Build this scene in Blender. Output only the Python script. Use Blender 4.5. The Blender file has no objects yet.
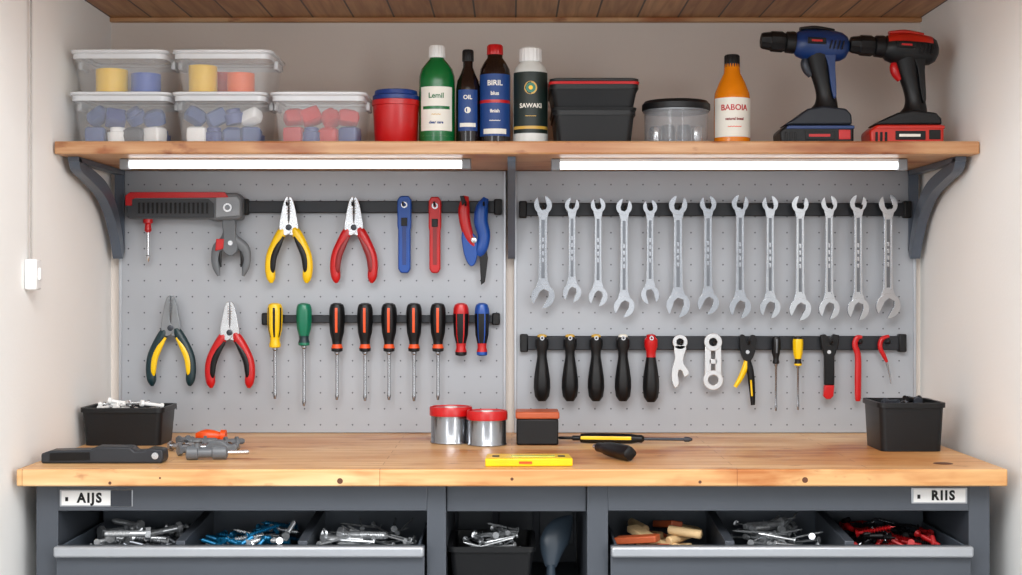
import bpy,bmesh,math,random
from mathutils import Vector,Matrix,Euler
random.seed(7)
D=3.1;F=1472.0;CX=511.0;CY=287.5;ZC=1.205
def X(px,d): return (px-CX)*(D-d)/F
def Z(py,d): return ZC+(CY-py)*(D-d)/F
def P(px,py,d): return Vector((X(px,d),-d,Z(py,d)))
def K(d): return (D-d)/F
def pp(pts,d): return [(X(a,d),Z(b,d)) for a,b in pts]
sc=bpy.context.scene
try: sc.view_settings.view_transform='Standard'
except Exception: pass
# ------------------------------------------------------------------ materials
def lin(c):
    c=c/255.0
    return c/12.92 if c<=.04045 else ((c+.055)/1.055)**2.4
def col(rgb,k=1.0): return tuple(min(1,lin(v)*k) for v in rgb)+(1,)
def nt(name):
    m=bpy.data.materials.new(name); m.use_nodes=True
    return m,m.node_tree.nodes,m.node_tree.links,m.node_tree.nodes['Principled BSDF']
def M(name,rgb,rough=.45,metal=0,var=.08,scale=30,bump=0,alpha=1,emit=0,trans=0,bscale=None,stretch=None,bd=.002,spec=None):
    m,n,l,b=nt(name)
    tc=n.new('ShaderNodeTexCoord'); no=n.new('ShaderNodeTexNoise'); no.inputs['Scale'].default_value=scale; no.inputs['Detail'].default_value=4
    src=tc.outputs['Object']
    if stretch:
        mp=n.new('ShaderNodeMapping'); mp.inputs['Scale'].default_value=stretch; l.new(src,mp.inputs['Vector']); src=mp.outputs['Vector']
    l.new(src,no.inputs['Vector'])
    mx=n.new('ShaderNodeMix'); mx.data_type='RGBA'
    mx.inputs[6].default_value=col(rgb,1-var*1.6); mx.inputs[7].default_value=col(rgb,1+var*1.6)
    l.new(no.outputs['Fac'],mx.inputs[0]); l.new(mx.outputs[2],b.inputs['Base Color'])
    b.inputs['Roughness'].default_value=rough; b.inputs['Metallic'].default_value=metal
    if spec is not None: b.inputs['Specular IOR Level'].default_value=spec
    if alpha<1: b.inputs['Alpha'].default_value=alpha
    if trans: b.inputs['Transmission Weight'].default_value=trans
    if emit:
        b.inputs['Emission Color'].default_value=col(rgb); b.inputs['Emission Strength'].default_value=emit
    if bump:
        bn=n.new('ShaderNodeTexNoise'); bn.inputs['Scale'].default_value=bscale or scale*6; bn.inputs['Detail'].default_value=3
        l.new(src,bn.inputs['Vector']); bp=n.new('ShaderNodeBump'); bp.inputs['Strength'].default_value=bump; bp.inputs['Distance'].default_value=bd
        l.new(bn.outputs['Fac'],bp.inputs['Height']); l.new(bp.outputs['Normal'],b.inputs['Normal'])
    return m
def wood(name,c1,c2,grain,rot=0,bw=.6,rh=.045,rough=.4,knots=True,mortar=(120,80,45),ms=.0008,kn=(196,140,92)):
    m,n,l,b=nt(name)
    tc=n.new('ShaderNodeTexCoord'); mp=n.new('ShaderNodeMapping'); mp.inputs['Rotation'].default_value=(0,0,rot)
    l.new(tc.outputs['Object'],mp.inputs['Vector'])
    br=n.new('ShaderNodeTexBrick'); br.inputs['Scale'].default_value=1; br.inputs['Brick Width'].default_value=bw; br.inputs['Row Height'].default_value=rh
    br.inputs['Mortar Size'].default_value=ms; br.inputs['Color1'].default_value=col(c1); br.inputs['Color2'].default_value=col(c2); br.inputs['Mortar'].default_value=col(mortar); br.offset=.37
    l.new(mp.outputs['Vector'],br.inputs['Vector'])
    m2=n.new('ShaderNodeMapping'); m2.inputs['Scale'].default_value=(4,70,70); l.new(mp.outputs['Vector'],m2.inputs['Vector'])
    g=n.new('ShaderNodeTexNoise'); g.inputs['Scale'].default_value=1; g.inputs['Detail'].default_value=6; g.inputs['Distortion'].default_value=.6; l.new(m2.outputs['Vector'],g.inputs['Vector'])
    rp=n.new('ShaderNodeValToRGB'); rp.color_ramp.elements[0].position=.35; rp.color_ramp.elements[1].position=.7
    rp.color_ramp.elements[0].color=col(grain); rp.color_ramp.elements[1].color=(1,1,1,1); l.new(g.outputs['Fac'],rp.inputs['Fac'])
    mx=n.new('ShaderNodeMix'); mx.data_type='RGBA'; mx.blend_type='MULTIPLY'; mx.inputs[0].default_value=.6
    l.new(br.outputs['Color'],mx.inputs[6]); l.new(rp.outputs['Color'],mx.inputs[7])
    out=mx.outputs[2]
    if knots:
        for sc3,lo,hi,cc in(((5,16,16),.54,.70,kn),((2.2,5,5),.42,.66,(226,190,146)),((16,34,34),.63,.76,(170,112,68))):
            m3=n.new('ShaderNodeMapping'); m3.inputs['Scale'].default_value=sc3; l.new(mp.outputs['Vector'],m3.inputs['Vector'])
            v=n.new('ShaderNodeTexNoise'); v.inputs['Scale'].default_value=1.0; v.inputs['Detail'].default_value=4; l.new(m3.outputs['Vector'],v.inputs['Vector'])
            r2=n.new('ShaderNodeValToRGB'); r2.color_ramp.elements[0].position=lo; r2.color_ramp.elements[0].color=(1,1,1,1); r2.color_ramp.elements[1].position=hi; r2.color_ramp.elements[1].color=col(cc)
            l.new(v.outputs['Fac'],r2.inputs['Fac'])
            mx2=n.new('ShaderNodeMix'); mx2.data_type='RGBA'; mx2.blend_type='MULTIPLY'; mx2.inputs[0].default_value=.85
            l.new(out,mx2.inputs[6]); l.new(r2.outputs['Color'],mx2.inputs[7]); out=mx2.outputs[2]
    l.new(out,b.inputs['Base Color']); b.inputs['Roughness'].default_value=rough
    bp=n.new('ShaderNodeBump'); bp.inputs['Strength'].default_value=.12; bp.inputs['Distance'].default_value=.001; l.new(g.outputs['Fac'],bp.inputs['Height']); l.new(bp.outputs['Normal'],b.inputs['Normal'])
    return m
def pegmat(name,rgb,sp=.0335):
    m,n,l,b=nt(name)
    tc=n.new('ShaderNodeTexCoord')
    a=n.new('ShaderNodeVectorMath'); a.operation='MULTIPLY'; a.inputs[1].default_value=(1/sp,0,1/sp); l.new(tc.outputs['Object'],a.inputs[0])
    f=n.new('ShaderNodeVectorMath'); f.operation='FRACTION'; l.new(a.outputs[0],f.inputs[0])
    s=n.new('ShaderNodeVectorMath'); s.operation='SUBTRACT'; s.inputs[1].default_value=(.5,0,.5); l.new(f.outputs[0],s.inputs[0])
    ln=n.new('ShaderNodeVectorMath'); ln.operation='LENGTH'; l.new(s.outputs[0],ln.inputs[0])
    lt=n.new('ShaderNodeMath'); lt.operation='LESS_THAN'; lt.inputs[1].default_value=.05; l.new(ln.outputs['Value'],lt.inputs[0])
    no=n.new('ShaderNodeTexNoise'); no.inputs['Scale'].default_value=6; no.inputs['Detail'].default_value=8; l.new(tc.outputs['Object'],no.inputs['Vector'])
    mx=n.new('ShaderNodeMix'); mx.data_type='RGBA'; mx.inputs[6].default_value=col(rgb,.84); mx.inputs[7].default_value=col(rgb,1.14); l.new(no.outputs['Fac'],mx.inputs[0])
    m2=n.new('ShaderNodeMix'); m2.data_type='RGBA'; m2.inputs[7].default_value=col((84,86,90)); l.new(mx.outputs[2],m2.inputs[6]); l.new(lt.outputs[0],m2.inputs[0])
    l.new(m2.outputs[2],b.inputs['Base Color']); b.inputs['Roughness'].default_value=.38; b.inputs['Metallic'].default_value=.2
    return m
WALLM=M('painted_plaster_white',(242,242,240),.85,var=.02,scale=3,bump=.15,bscale=150)
BACKM=M('painted_plaster_beige',(222,212,203),.85,var=.03,scale=3,bump=.15,bscale=150)
FLOORM=M('concrete_floor',(130,130,130),.7,var=.15,scale=4,bump=.2)
WOODTOP=wood('butcher_block',(236,200,150),(226,184,130),(218,176,126),mortar=(190,145,95),kn=(204,150,96))
WOODSH=wood('shelf_pine',(214,178,136),(204,166,124),(205,160,115),rh=.4,bw=3,mortar=(190,150,110))
WOODCE=wood('ceiling_planks',(224,172,116),(194,140,88),(176,130,90),rot=math.pi/2,bw=3,rh=.085,rough=.45,mortar=(70,42,22),ms=.002,knots=False)
PEG=pegmat('pegboard_grey',(164,168,174))
BLK=M('black_plastic',(20,21,23),.42,var=.1,bump=.08,spec=.3)
DBLK=M('dark_rubber',(14,14,16),.4,var=.1,spec=.3)
DGR=M('dark_grey_steel',(56,60,68),.42,metal=.3,var=.06)
BRK=M('bracket_grey_paint',(88,97,110),.38,metal=.25,var=.06)
CAB=M('cabinet_grey_paint',(76,81,89),.42,metal=.15,var=.05,scale=8)
CABD=M('cabinet_inner_grey',(76,84,94),.5,var=.06,scale=8)
MGR=M('mid_grey_plastic',(98,103,108),.42)
LGR=M('silver_grey_plastic',(136,140,145),.35,metal=.3)
RAILM=M('rail_charcoal',(34,37,42),.4,metal=.3)
STEEL=M('brushed_steel',(205,207,210),.22,metal=.85,var=.08,scale=60)
SHAFT=M('shaft_steel',(158,160,164),.2,metal=.95,var=.08,scale=60)
STEEL2=M('polished_chrome',(188,191,196),.15,metal=1.0,var=.05,scale=40,bump=.10,bscale=22,bd=.003)
STEEL3=M('chrome_recess',(112,115,120),.3,metal=1.0,var=.05,scale=40)
PALE=M('pale_nickel',(216,217,218),.22,metal=.7,var=.04)
SILV=M('anodised_aluminium',(182,186,192),.35,metal=.6,var=.04,stretch=(2,60,60),scale=3)
WHT=M('white_plastic',(236,236,235),.4,var=.02)
RED=M('red_plastic',(186,12,16),.32)
DRED=M('dark_red_plastic',(132,14,16),.4)
YEL=M('yellow_plastic',(238,194,4),.32)
BLUE=M('blue_plastic',(2,70,156),.32)
NAVY=M('navy_plastic',(14,50,120),.4)
GRN=M('green_plastic',(10,112,82),.3)
DGN=M('dark_teal_plastic',(8,42,48),.4)
ORG=M('orange_plastic',(228,78,14),.4)
CLEAR=M('frosted_clear_plastic',(246,249,252),.15,alpha=.10,var=.02)
RIM=M('clear_plastic_rim',(240,244,248),.15,alpha=.65,var=.02)
CLEARL=M('clear_lid',(240,243,246),.12,alpha=.25,var=.02)
LED=M('led_diffuser',(250,253,255),.3,emit=3.2,var=0)
BGRN=M('green_bottle_plastic',(4,102,48),.22)
BBRN=M('brown_bottle_glass',(24,14,12),.12)
BORG=M('amber_sauce',(222,126,10),.2)
CREAM=M('cream_label',(232,230,220),.55,var=.02)
LBLUE=M('blue_label',(16,62,128),.5,var=.03)
LGRN=M('olive_label',(20,36,32),.5)
GOLD=M('gold_print',(205,165,70),.4)
TEALS=M('teal_zinc',(18,104,146),.3,metal=.5)
WPALE=M('pale_wood',(226,192,142),.6,var=.12,stretch=(2,2,2),scale=40)
WORG=M('orange_stained_wood',(178,84,46),.5,var=.12,scale=30)
KNOT=M('knot_dark',(92,52,28),.6,var=.2,scale=200)
CORD=M('grey_cord',(160,155,150),.6)
# ------------------------------------------------------------------ geometry
def cat(pts,n=5,closed=False):
    out=[];L=len(pts)
    rng=range(L) if closed else range(L-1)
    for i in rng:
        if closed: a,b,c,d=[pts[(i+k)%L] for k in(-1,0,1,2)]
        else: a,b,c,d=pts[max(i-1,0)],pts[i],pts[i+1],pts[min(i+2,L-1)]
        for k in range(n):
            t=k/n
            out.append(tuple(.5*((2*b[j])+(-a[j]+c[j])*t+(2*a[j]-5*b[j]+4*c[j]-d[j])*t*t+(-a[j]+3*b[j]-3*c[j]+d[j])*t**3) for j in range(len(b))))
    if not closed: out.append(tuple(pts[-1]))
    return out
def rr(cx,cy,hx,hy,r,z,n=4):
    o=[]
    for k,(sx,sy) in enumerate(((1,1),(-1,1),(-1,-1),(1,-1))):
        for i in range(n+1):
            a=math.pi/2*(k+i/n)
            o.append(Vector((cx+sx*(hx-r)+r*math.cos(a),cy+sy*(hy-r)+r*math.sin(a),z)))
    return o
class G:
    def __init__(s): s.bm=bmesh.new()
    def loft(s,loops,m=0,c0=True,c1=True):
        R=[[s.bm.verts.new(v) for v in lp] for lp in loops]; n=len(R[0])
        for k,(a,b) in enumerate(zip(R,R[1:])):
            for i in range(n):
                j=(i+1)%n; f=s.bm.faces.new((a[i],a[j],b[j],b[i])); f.material_index=m(i,k) if callable(m) else m
        mm=0 if callable(m) else m
        if c0: s.bm.faces.new(R[0][::-1]).material_index=mm
        if c1: s.bm.faces.new(R[-1]).material_index=mm
        return s
    def box(s,x0,x1,y0,y1,z0,z1,m=0):
        return s.loft([[Vector((x0,y0,z)),Vector((x1,y0,z)),Vector((x1,y1,z)),Vector((x0,y1,z))] for z in (z0,z1)],m)
    def obox(s,c,sz,eul=(0,0,0),m=0):
        R=Euler(eul).to_matrix(); c=Vector(c); a,b,h=[v/2 for v in sz]
        return s.loft([[c+R@Vector((x,y,z)) for x,y in((-a,-b),(a,-b),(a,b),(-a,b))] for z in(-h,h)],m)
    def poly(s,pts,y0,y1,m=0):
        return s.loft([[Vector((x,y,z)) for x,z in pts] for y in (y0,y1)],m)
    def polyx(s,pts,x0,x1,m=0):
        return s.loft([[Vector((x,y,z)) for y,z in pts] for x in (x0,x1)],m)
    def lathe(s,prof,o,ax=(0,0,1),seg=24,m=0,fl=0,nf=6,sw=1.0,c=True):
        a=Vector(ax).normalized(); ref=Vector((0,-1,0)) if abs(a.y)<.9 else Vector((1,0,0))
        u=a.cross(ref).normalized(); w=a.cross(u); o=Vector(o); L=[]
        for q in prof:
            r,h=q[0],q[1]; f=fl*(q[2] if len(q)>2 else 1)
            L.append([o+a*h+(u*math.cos(t)+w*math.sin(t)*sw)*max(r,1e-4)*(1+f*math.cos(nf*t)) for t in [2*math.pi*i/seg for i in range(seg)]])
        return s.loft(L,m,c,c)
    def cyl(s,p0,p1,r0,r1=None,seg=16,m=0):
        p0=Vector(p0);p1=Vector(p1); return s.lathe([(r0,0),(r1 if r1 is not None else r0,(p1-p0).length)],p0,p1-p0,seg,m)
    def sweep(s,pts,rad,seg=12,ratio=1.0,n=4,m=0,ref=(0,1,0)):
        q=cat([tuple(p)+(r,) for p,r in zip(pts,rad)],n); ref=Vector(ref); L=[]
        for i,v in enumerate(q):
            a=Vector(q[max(i-1,0)][:3]);b=Vector(q[min(i+1,len(q)-1)][:3]); t=(b-a).normalized()
            nn=t.cross(ref).normalized(); rf=nn.cross(t); r=max(v[3],1e-4); p=Vector(v[:3])
            L.append([p+nn*r*math.cos(2*math.pi*k/seg)+rf*r*ratio*math.sin(2*math.pi*k/seg) for k in range(seg)])
        return s.loft(L,m)
    def ring(s,cx,cz,ro,ri,y0,y1,seg=28,m=0):
        L=[]
        for (r,y) in ((ri,y0),(ro,y0),(ro,y1),(ri,y1),(ri,y0)):
            L.append([Vector((cx+r*math.cos(2*math.pi*k/seg),y,cz+r*math.sin(2*math.pi*k/seg))) for k in range(seg)])
        return s.loft(L,m,False,False)
def parent_world(p):
    v=Vector(p.location)
    while p.parent: p=p.parent; v+=p.location
    return v
def mk(g,name,mats,parent=None,origin=None,bevel=0,smooth=35,label=None,cate=None,group=None,kind=None,bseg=2):
    bm=g.bm
    bmesh.ops.remove_doubles(bm,verts=bm.verts,dist=1e-6)
    bmesh.ops.recalc_face_normals(bm,faces=bm.faces)
    if parent is not None: og=parent_world(parent)
    elif origin is not None: og=Vector(origin)
    else:
        xs=[v.co for v in bm.verts]; mn=[min(v[i] for v in xs) for i in range(3)]; mx=[max(v[i] for v in xs) for i in range(3)]
        og=Vector(((mn[0]+mx[0])/2,(mn[1]+mx[1])/2,mn[2]))
    for v in bm.verts: v.co-=og
    me=bpy.data.meshes.new(name); bm.to_mesh(me); bm.free()
    for mt in (mats if isinstance(mats,(list,tuple)) else [mats]): me.materials.append(mt)
    for p in me.polygons: p.use_smooth=True
    try: me.set_sharp_from_angle(angle=math.radians(smooth))
    except Exception: pass
    ob=bpy.data.objects.new(name,me); sc.collection.objects.link(ob)
    if parent is not None: ob.parent=parent
    else: ob.location=og
    if bevel:
        b=ob.modifiers.new('Bevel','BEVEL'); b.width=bevel; b.segments=bseg; b.limit_method='ANGLE'; b.angle_limit=math.radians(38); b.harden_normals=False
    if label: ob['label']=label
    if cate: ob['category']=cate
    if group: ob['group']=group
    if kind: ob['kind']=kind
    return ob
def thing(name,label,cate,origin,group=None):
    e=bpy.data.objects.new(name,None); e.empty_display_size=.02; sc.collection.objects.link(e); e.location=Vector(origin)
    e['label']=label; e['category']=cate
    if group: e['group']=group
    return e
def text(body,loc,size,mat,parent,R=None,name='lettering',sx=1.0,bold=.0,sp=1.0):
    cu=bpy.data.curves.new('lettering','FONT'); cu.body=body; cu.size=size; cu.align_x='CENTER'; cu.align_y='CENTER'; cu.extrude=.0002; cu.offset=bold; cu.resolution_u=3; cu.space_character=sp
    o=bpy.data.objects.new('tmp',cu); sc.collection.objects.link(o); bpy.context.view_layer.update()
    me=bpy.data.meshes.new_from_object(o.evaluated_get(bpy.context.evaluated_depsgraph_get())); bpy.data.objects.remove(o)
    og=parent_world(parent); loc=Vector(loc)
    for v in me.vertices:
        x,y,z=v.co; x*=sx
        if R: v.co=Vector((loc.x+(R+z)*math.sin(x/R),loc.y-(R+z)*math.cos(x/R),loc.z+y))-og
        else: v.co=Vector((loc.x+x,loc.y-z,loc.z+y))-og
    me.materials.clear(); me.materials.append(mat)
    ob=bpy.data.objects.new(name,me); sc.collection.objects.link(ob); ob.parent=parent
    return ob
# ------------------------------------------------------------------ room
WL,WR,CE=-.842,.862,1.772
def st(g,name,mat,**k): return mk(g,name,mat,kind='structure',**k)
st(G().box(WL-.1,WR+.1,0,.08,0,CE+.05),'wall_back',BACKM)
st(G().box(WL-.08,WL,-2.0,0,0,CE+.05),'wall_left',WALLM)
st(G().box(WR,WR+.08,-2.0,0,0,CE+.05),'wall_right',WALLM)
st(G().box(-4,4,-5,.08,-.06,0),'floor',FLOORM)
st(G().box(WL,WR,-1.0,0,CE,CE+.05),'ceiling',WOODCE)
st(G().box(WL,WR,-.014,0,CE-.010,CE),'trim_1',WOODSH,bevel=.002)
# ------------------------------------------------------------------ pegboards
ztop,zbot=1.449,.901
for (a,b,lb) in ((X(119,.02),X(506,.02),1),(X(514,.02),X(916,.02),2)):
    t=thing('pegboard','light grey perforated metal pegboard panel above the workbench','pegboard',((a+b)/2,0,zbot),'pegboard panels')
    mk(G().box(a,b,-.02,-.001,zbot,ztop),'panel',PEG,parent=t,bevel=.001)
    for q in(a,b-.006): mk(G().box(q,q+.006,-.023,-.0202,zbot,ztop),'edge_strip',SILV,parent=t,bevel=.001)
# ------------------------------------------------------------------ rails
def hookgeo(hx,hy,y=.036):
    p=P(hx,hy,y); g=G(); return g.sweep([p,p+Vector((0,-.016,0)),p+Vector((0,-.030,.001)),p+Vector((0,-.034,.007))],[.0022]*4,8,ref=(1,0,0))
def rail(x0,x1,y0,y1,hooks,label,hy):
    d=.032; t=thing('tool_rail',label,'rail',(X((x0+x1)/2,d),-.02,Z(y1,d)),'tool hanging rails')
    mk(G().box(X(x0,d),X(x1,d),-.036,-.0205,Z(y1,d),Z(y0,d)),'bar',RAILM,parent=t,bevel=.0015)
    for x in (x0,x1):
        mk(G().box(X(x-4,d),X(x+4,d),-.040,-.0205,Z(y1+2,d),Z(y0-2,d)),'end_cap',BLK,parent=t,bevel=.003)
    for hx in hooks: mk(hookgeo(hx,hy),'hook',BLK,parent=t)
WX=[(543,196,308,1.08),(572,198,302,.86),(598,198,306,.88),(624,199,317,.95),(650,200,304,.85),(678,196,317,1.1),(708,196,314,.98),(740,195,318,1.0),(770,196,318,.95),(800,196,320,1.0),(829,196,319,.95),(858,195,320,1.0),(888,195,318,1.12)]
rail(245,498,201,213,[289,354,404,435,466,484],'dark grey bar holding pliers and cutters',206)
rail(266,496,315,323,[],'slim dark bar holding screwdrivers',318)
rail(523,907,203,216,[w[0] for w in WX],'dark grey bar holding steel wrenches',209)
rail(524,902,336,350,[680,713,747,829,858,886],'dark grey bar holding handled tools',343)
for hx,hy in((171,303),(230,309)): mk(hookgeo(hx,hy,.0205),'pegboard_hook',BLK,label='black pegboard hook holding a pair of pliers',cate='hook',group='pegboard hooks')
# ------------------------------------------------------------------ shelf
ZS0,ZS1=1.4498,1.4737
xs0,xs1=X(54,.4),X(980,.4)
t=thing('wall_shelf','long pine wall shelf on curved grey metal brackets','shelf',((xs0+xs1)/2,0,ZS0))
mk(G().box(xs0,xs1,-.40,-.001,ZS0,ZS1),'board',WOODSH,parent=t,bevel=.003)
def bracket(x,w):
    g=G(); zb=Z(250,.03)
    g.box(x-w/2,x+w/2,-.031,-.0245,zb,ZS0-.0005)
    g.box(x-w/2,x+w/2,-.355,-.0245,ZS0-.010,ZS0-.0005)
    arc=cat([(-.352,ZS0-.006),(-.335,ZS0-.026),(-.27,ZS0-.040),(-.18,ZS0-.062),(-.11,ZS0-.100),(-.065,ZS0-.150),(-.042,ZS0-.185),(-.029,zb+.003)],6)
    n=len(arc); inn=[]
    for i,(y,z) in enumerate(arc):
        q=.6+1.0*math.sin(math.pi*i/(n-1)); inn.append((min(y+.012*q,-.027),min(z+.016*q,ZS0-.002)))
    g.polyx(arc+inn[::-1],x-w/2,x+w/2)
    mk(g,'bracket',BRK,parent=t,bevel=.0012)
bracket(X(119.5,.03),.020); bracket(X(511.5,.03),.015); bracket(X(913.5,.03),.020)
def led(px0,px1,py):
    d=.30; x0,x1=X(px0,d),X(px1,d); z=Z(py,d)
    t=thing('led_batten_light','slim white tube light glowing beneath the shelf','light',((x0+x1)/2,-d,z),'under-shelf lights')
    mk(G().box(x0,x1,-d-.010,-d+.014,z+.0055,ZS0-.0003),'housing',WHT,parent=t,bevel=.001)
    g=G(); g.lathe([(.006,0),(.0075,.001),(.0075,x1-x0-.035),(.006,x1-x0-.034)],(x0+.017,-d,z-.001),(1,0,0),20); mk(g,'diffuser_tube',LED,parent=t)
    for a,b in((x0,x0+.017),(x1-.017,x1)): mk(G().box(a,b,-d-.013,-d+.014,z-.011,ZS0-.0006),'end_cap',LGR,parent=t,bevel=.002)
led(121,471,164); led(551,906,165)
# ------------------------------------------------------------------ workbench
ZT=.9;TH=.029
wx0,wx1=X(16,.63),X(1008,.63)
t=thing('workbench_top','thick light butcher-block wooden worktop with dark knots','worktop',((wx0+wx1)/2,-.3,ZT-TH))
mk(G().box(wx0,wx1,-.63,-.001,ZT-TH,ZT),'slab',WOODTOP,parent=t,bevel=.003)
def knot(g): mk(g,'wood_knot',KNOT,parent=t,label='dark round knot in the wood')
for px,py,r in((340,481,.0055),(805,480,.0055),(110,483,.003),(512,479,.003),(160,478,.002),(700,482,.003)):
    knot(G().lathe([(r*1.0,0),(r*.9,.0006)],P(px,py,.6295),(0,-1,0),14))
knot(G().lathe([(.017,0),(.016,.0005)],(X(943,.55),-.55,ZT+.0001),(0,0,1),24))
DF=.585; ZC1=ZT-TH-.001
def cabinet(px0,px1,po0,po1,label):
    x0,x1=X(px0,DF),X(px1,DF); o0,o1=X(po0,DF),X(po1,DF)
    t=thing('drawer_cabinet',label,'cabinet',((x0+x1)/2,-.3,0),'bench drawer cabinets')
    g=G(); zr=Z(511,DF)
    g.box(x0,o0,-DF,-.02,.04,ZC1); g.box(o1,x1,-DF,-.02,.04,ZC1); g.box(o0,o1,-DF,-DF+.03,zr,ZC1); g.box(o0,o1,-.03,-.02,.04,ZC1); g.box(o0,o1,-DF,-.03,.04,.07)
    g.box(o0,o1,-DF+.03,-.03,ZC1-.012,ZC1)
    mk(g,'body',CAB,parent=t,bevel=.0015)
    for a in(x0+.02,x1-.02):
        for y in(-.55,-.06): mk(G().lathe([(.016,0),(.016,.01),(.011,.012),(.011,.041)],(a,y,0)),'foot',BLK,parent=t)
    zl=Z(546,.61)
    for k,(zt,zb) in enumerate(((zl,.64),(.632,.38),(.372,.085))):
        dr=bpy.data.objects.new('drawer',None); sc.collection.objects.link(dr); dr.parent=t; dr.location=Vector(((o0+o1)/2,-.6,zb))-t.location; dr.empty_display_size=.02
        a,b=o0+.003,o1-.003; off=.022 if k==0 else .004
        g=G(); g.box(a,b,-DF-off,-DF-off+.012,zb,zt); mk(g,'drawer_front',CAB,parent=dr,bevel=.002)
        g=G(); g.poly([(a,zt-.018),(b,zt-.018),(b,zt+.001),(a,zt+.001)],-DF-off-.016,-DF-off-.0005); mk(g,'handle',SILV,parent=dr,bevel=.004)
        if k==0:
            zf=.725; yb=-.352; yf=-DF-off+.012; zs=.792
            g=G(); g.box(a+.01,b-.01,yf,yb,zf-.006,zf); g.box(a+.01,b-.01,yb,yb+.004,zf,zs); g.box(a+.008,a+.012,yf,yb,zf,zt); g.box(b-.012,b-.008,yf,yb,zf,zt)
            mk(g,'tray',CABD,parent=dr,bevel=.0008)
            for q in (1,2):
                xx=a+(b-a)*q/3.0; g=G(); g.polyx([(yf,zf),(yb,zf),(yb,zs-.002),(yf,zt+.006)],xx-.008,xx+.008); mk(g,'divider',CAB,parent=dr,bevel=.001)
    return t,o0,o1
cl=cabinet(36,446,58,427,'grey steel drawer cabinet with open trays of screws')
cr=cabinet(587,990,608,969,'grey steel drawer cabinet with open trays of nails and dowels')
def plate(t,px0,px1,py0,py1,body,dx0,dx1,slot,tx=0):
    yy=-DF; g=G(); g.box(X(dx0,DF),X(dx1,DF),yy-.002,yy-.0002,Z(py1+1.5,DF),Z(py0-1.5,DF)); mk(g,'label_holder',SILV,parent=t,bevel=.0008)
    if slot: mk(G().box(X(px1,DF),X(dx1-1,DF),yy-.0034,yy-.0021,Z(py1+1,DF),Z(py0-1,DF)),'holder_slot',DGR,parent=t,bevel=.0008)
    g=G(); g.box(X(px0,DF),X(px1,DF),yy-.0032,yy-.0021,Z(py1,DF),Z(py0,DF)); mk(g,'label_card',WHT,parent=t,bevel=.0003)
    zc=(Z(py0,DF)+Z(py1,DF))/2
    text(body,((X(px0,DF)+X(px1,DF))/2+tx,yy-.0034,zc),.0225,DBLK,t,bold=.0010,sx=.92,sp=1.25)
    q=X(px0+5,DF); mk(G().box(q-.002,q+.003,yy-.0036,yy-.0033,zc-.005,zc+.002),'printed_mark',DBLK,parent=t)
plate(cl[0],62,111,491,505,'AIJS',60,133,True,.006); plate(cr[0],913,965,489,502,'RIIS',911,967,False,.006)
cx0,cx1=X(446,DF)+.001,X(587,DF)-.001
t=thing('shelf_insert','grey steel open shelf compartment between drawer cabinets','cabinet',((cx0+cx1)/2,-.3,.655))
g=G(); g.box(cx0,cx1,-.57,-.205,.655,.665); g.box(cx0,cx1,-.21,-.20,.665,ZC1-.012); g.box(cx0,cx1,-.575,-.20,ZC1-.012,ZC1); g.box(cx0,cx1,-.575,-.565,Z(511,.57),ZC1-.012); mk(g,'body',CAB,parent=t,bevel=.001)
for i in range(3):
    xx=cx0+(cx1-cx0)*(i+.5)/3; mk(G().box(xx-.034,xx+.034,-.216,-.211,.70,.85),'back_panel',MGR,parent=t,bevel=.002)
# ------------------------------------------------------------------ fasteners
def screw_mesh(kind):
    g=G(); 
    if kind=='bolt':
        g.lathe([(.012,0),(.0125,.002),(.012,.010)],(0,0,0),(1,0,0),6); g.lathe([(.0062,.010),(.0062,.085),(.005,.088)],(0,0,0),(1,0,0),12)
        for i in range(14): g.lathe([(.0062,.04+i*.003),(.007,.0415+i*.003),(.0062,.043+i*.003)],(0,0,0),(1,0,0),10)
    elif kind=='nail': g.lathe([(.0056,0),(.0056,.0012),(.0019,.0016),(.0019,.066),(.0001,.072)],(0,0,0),(1,0,0),8)
    else:
        g.lathe([(.0066,0),(.0068,.001),(.0028,.005),(.0026,.012)],(0,0,0),(1,0,0),10)
        for i in range(9): g.lathe([(.0020,.012+i*.0046),(.0044,.0143+i*.0046),(.0020,.0166+i*.0046)],(0,0,0),(1,0,0),8)
        g.lathe([(.0020,.053),(.0001,.062)],(0,0,0),(1,0,0),8)
    return g
def pile(kind,mat,x0,x1,y0,y1,z0,z1,n,label,group,name,lo=-.3,hi=.3,cate='screw'):
    first=None; L0={'bolt':.088,'nail':.072,'screw':.062}[kind]
    for i in range(n):
        if first is None: ob=mk(screw_mesh(kind),name,mat,origin=(0,0,0)); first=ob
        else: ob=first.copy(); sc.collection.objects.link(ob)
        s=random.uniform(.8,1.15) if kind!='bolt' else random.uniform(.7,1.05); L=L0*s
        yaw=random.uniform(0,6.283)
        dx=math.cos(yaw)*L/2; dy=math.sin(yaw)*L/2; m=.009
        x=random.uniform(x0+abs(dx)+m,x1-abs(dx)-m); y=random.uniform(y0+abs(dy)+m,y1-abs(dy)-m)
        tz=i/max(1,n-1); pt=random.uniform(lo,hi)
        ob.location=(x-dx,y-dy,z0+(z1-z0)*tz); ob.rotation_euler=Euler((0,pt,yaw)); ob.scale=(s,s,s)
        ob['label']=label; ob['category']=cate; ob['group']=group
def bins(c): 
    w=(c[2]-c[1])/3
    return [(c[1]+.016,c[1]+w-.009),(c[1]+w+.009,c[1]+2*w-.009),(c[1]+2*w+.009,c[2]-.016)]
YF,YB=-.592,-.356
SCR=M('zinc_screw',(206,209,212),.25,metal=.6,var=.2,scale=200)
SCRD=M('dark_zinc',(120,124,130),.3,metal=.8)
B=bins(cl)
pile('screw',SCRD,*B[0],YF,YB,.731,.762,16,'dark grey screw in the open drawer tray','grey screws in drawer tray','wood_screw')
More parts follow.
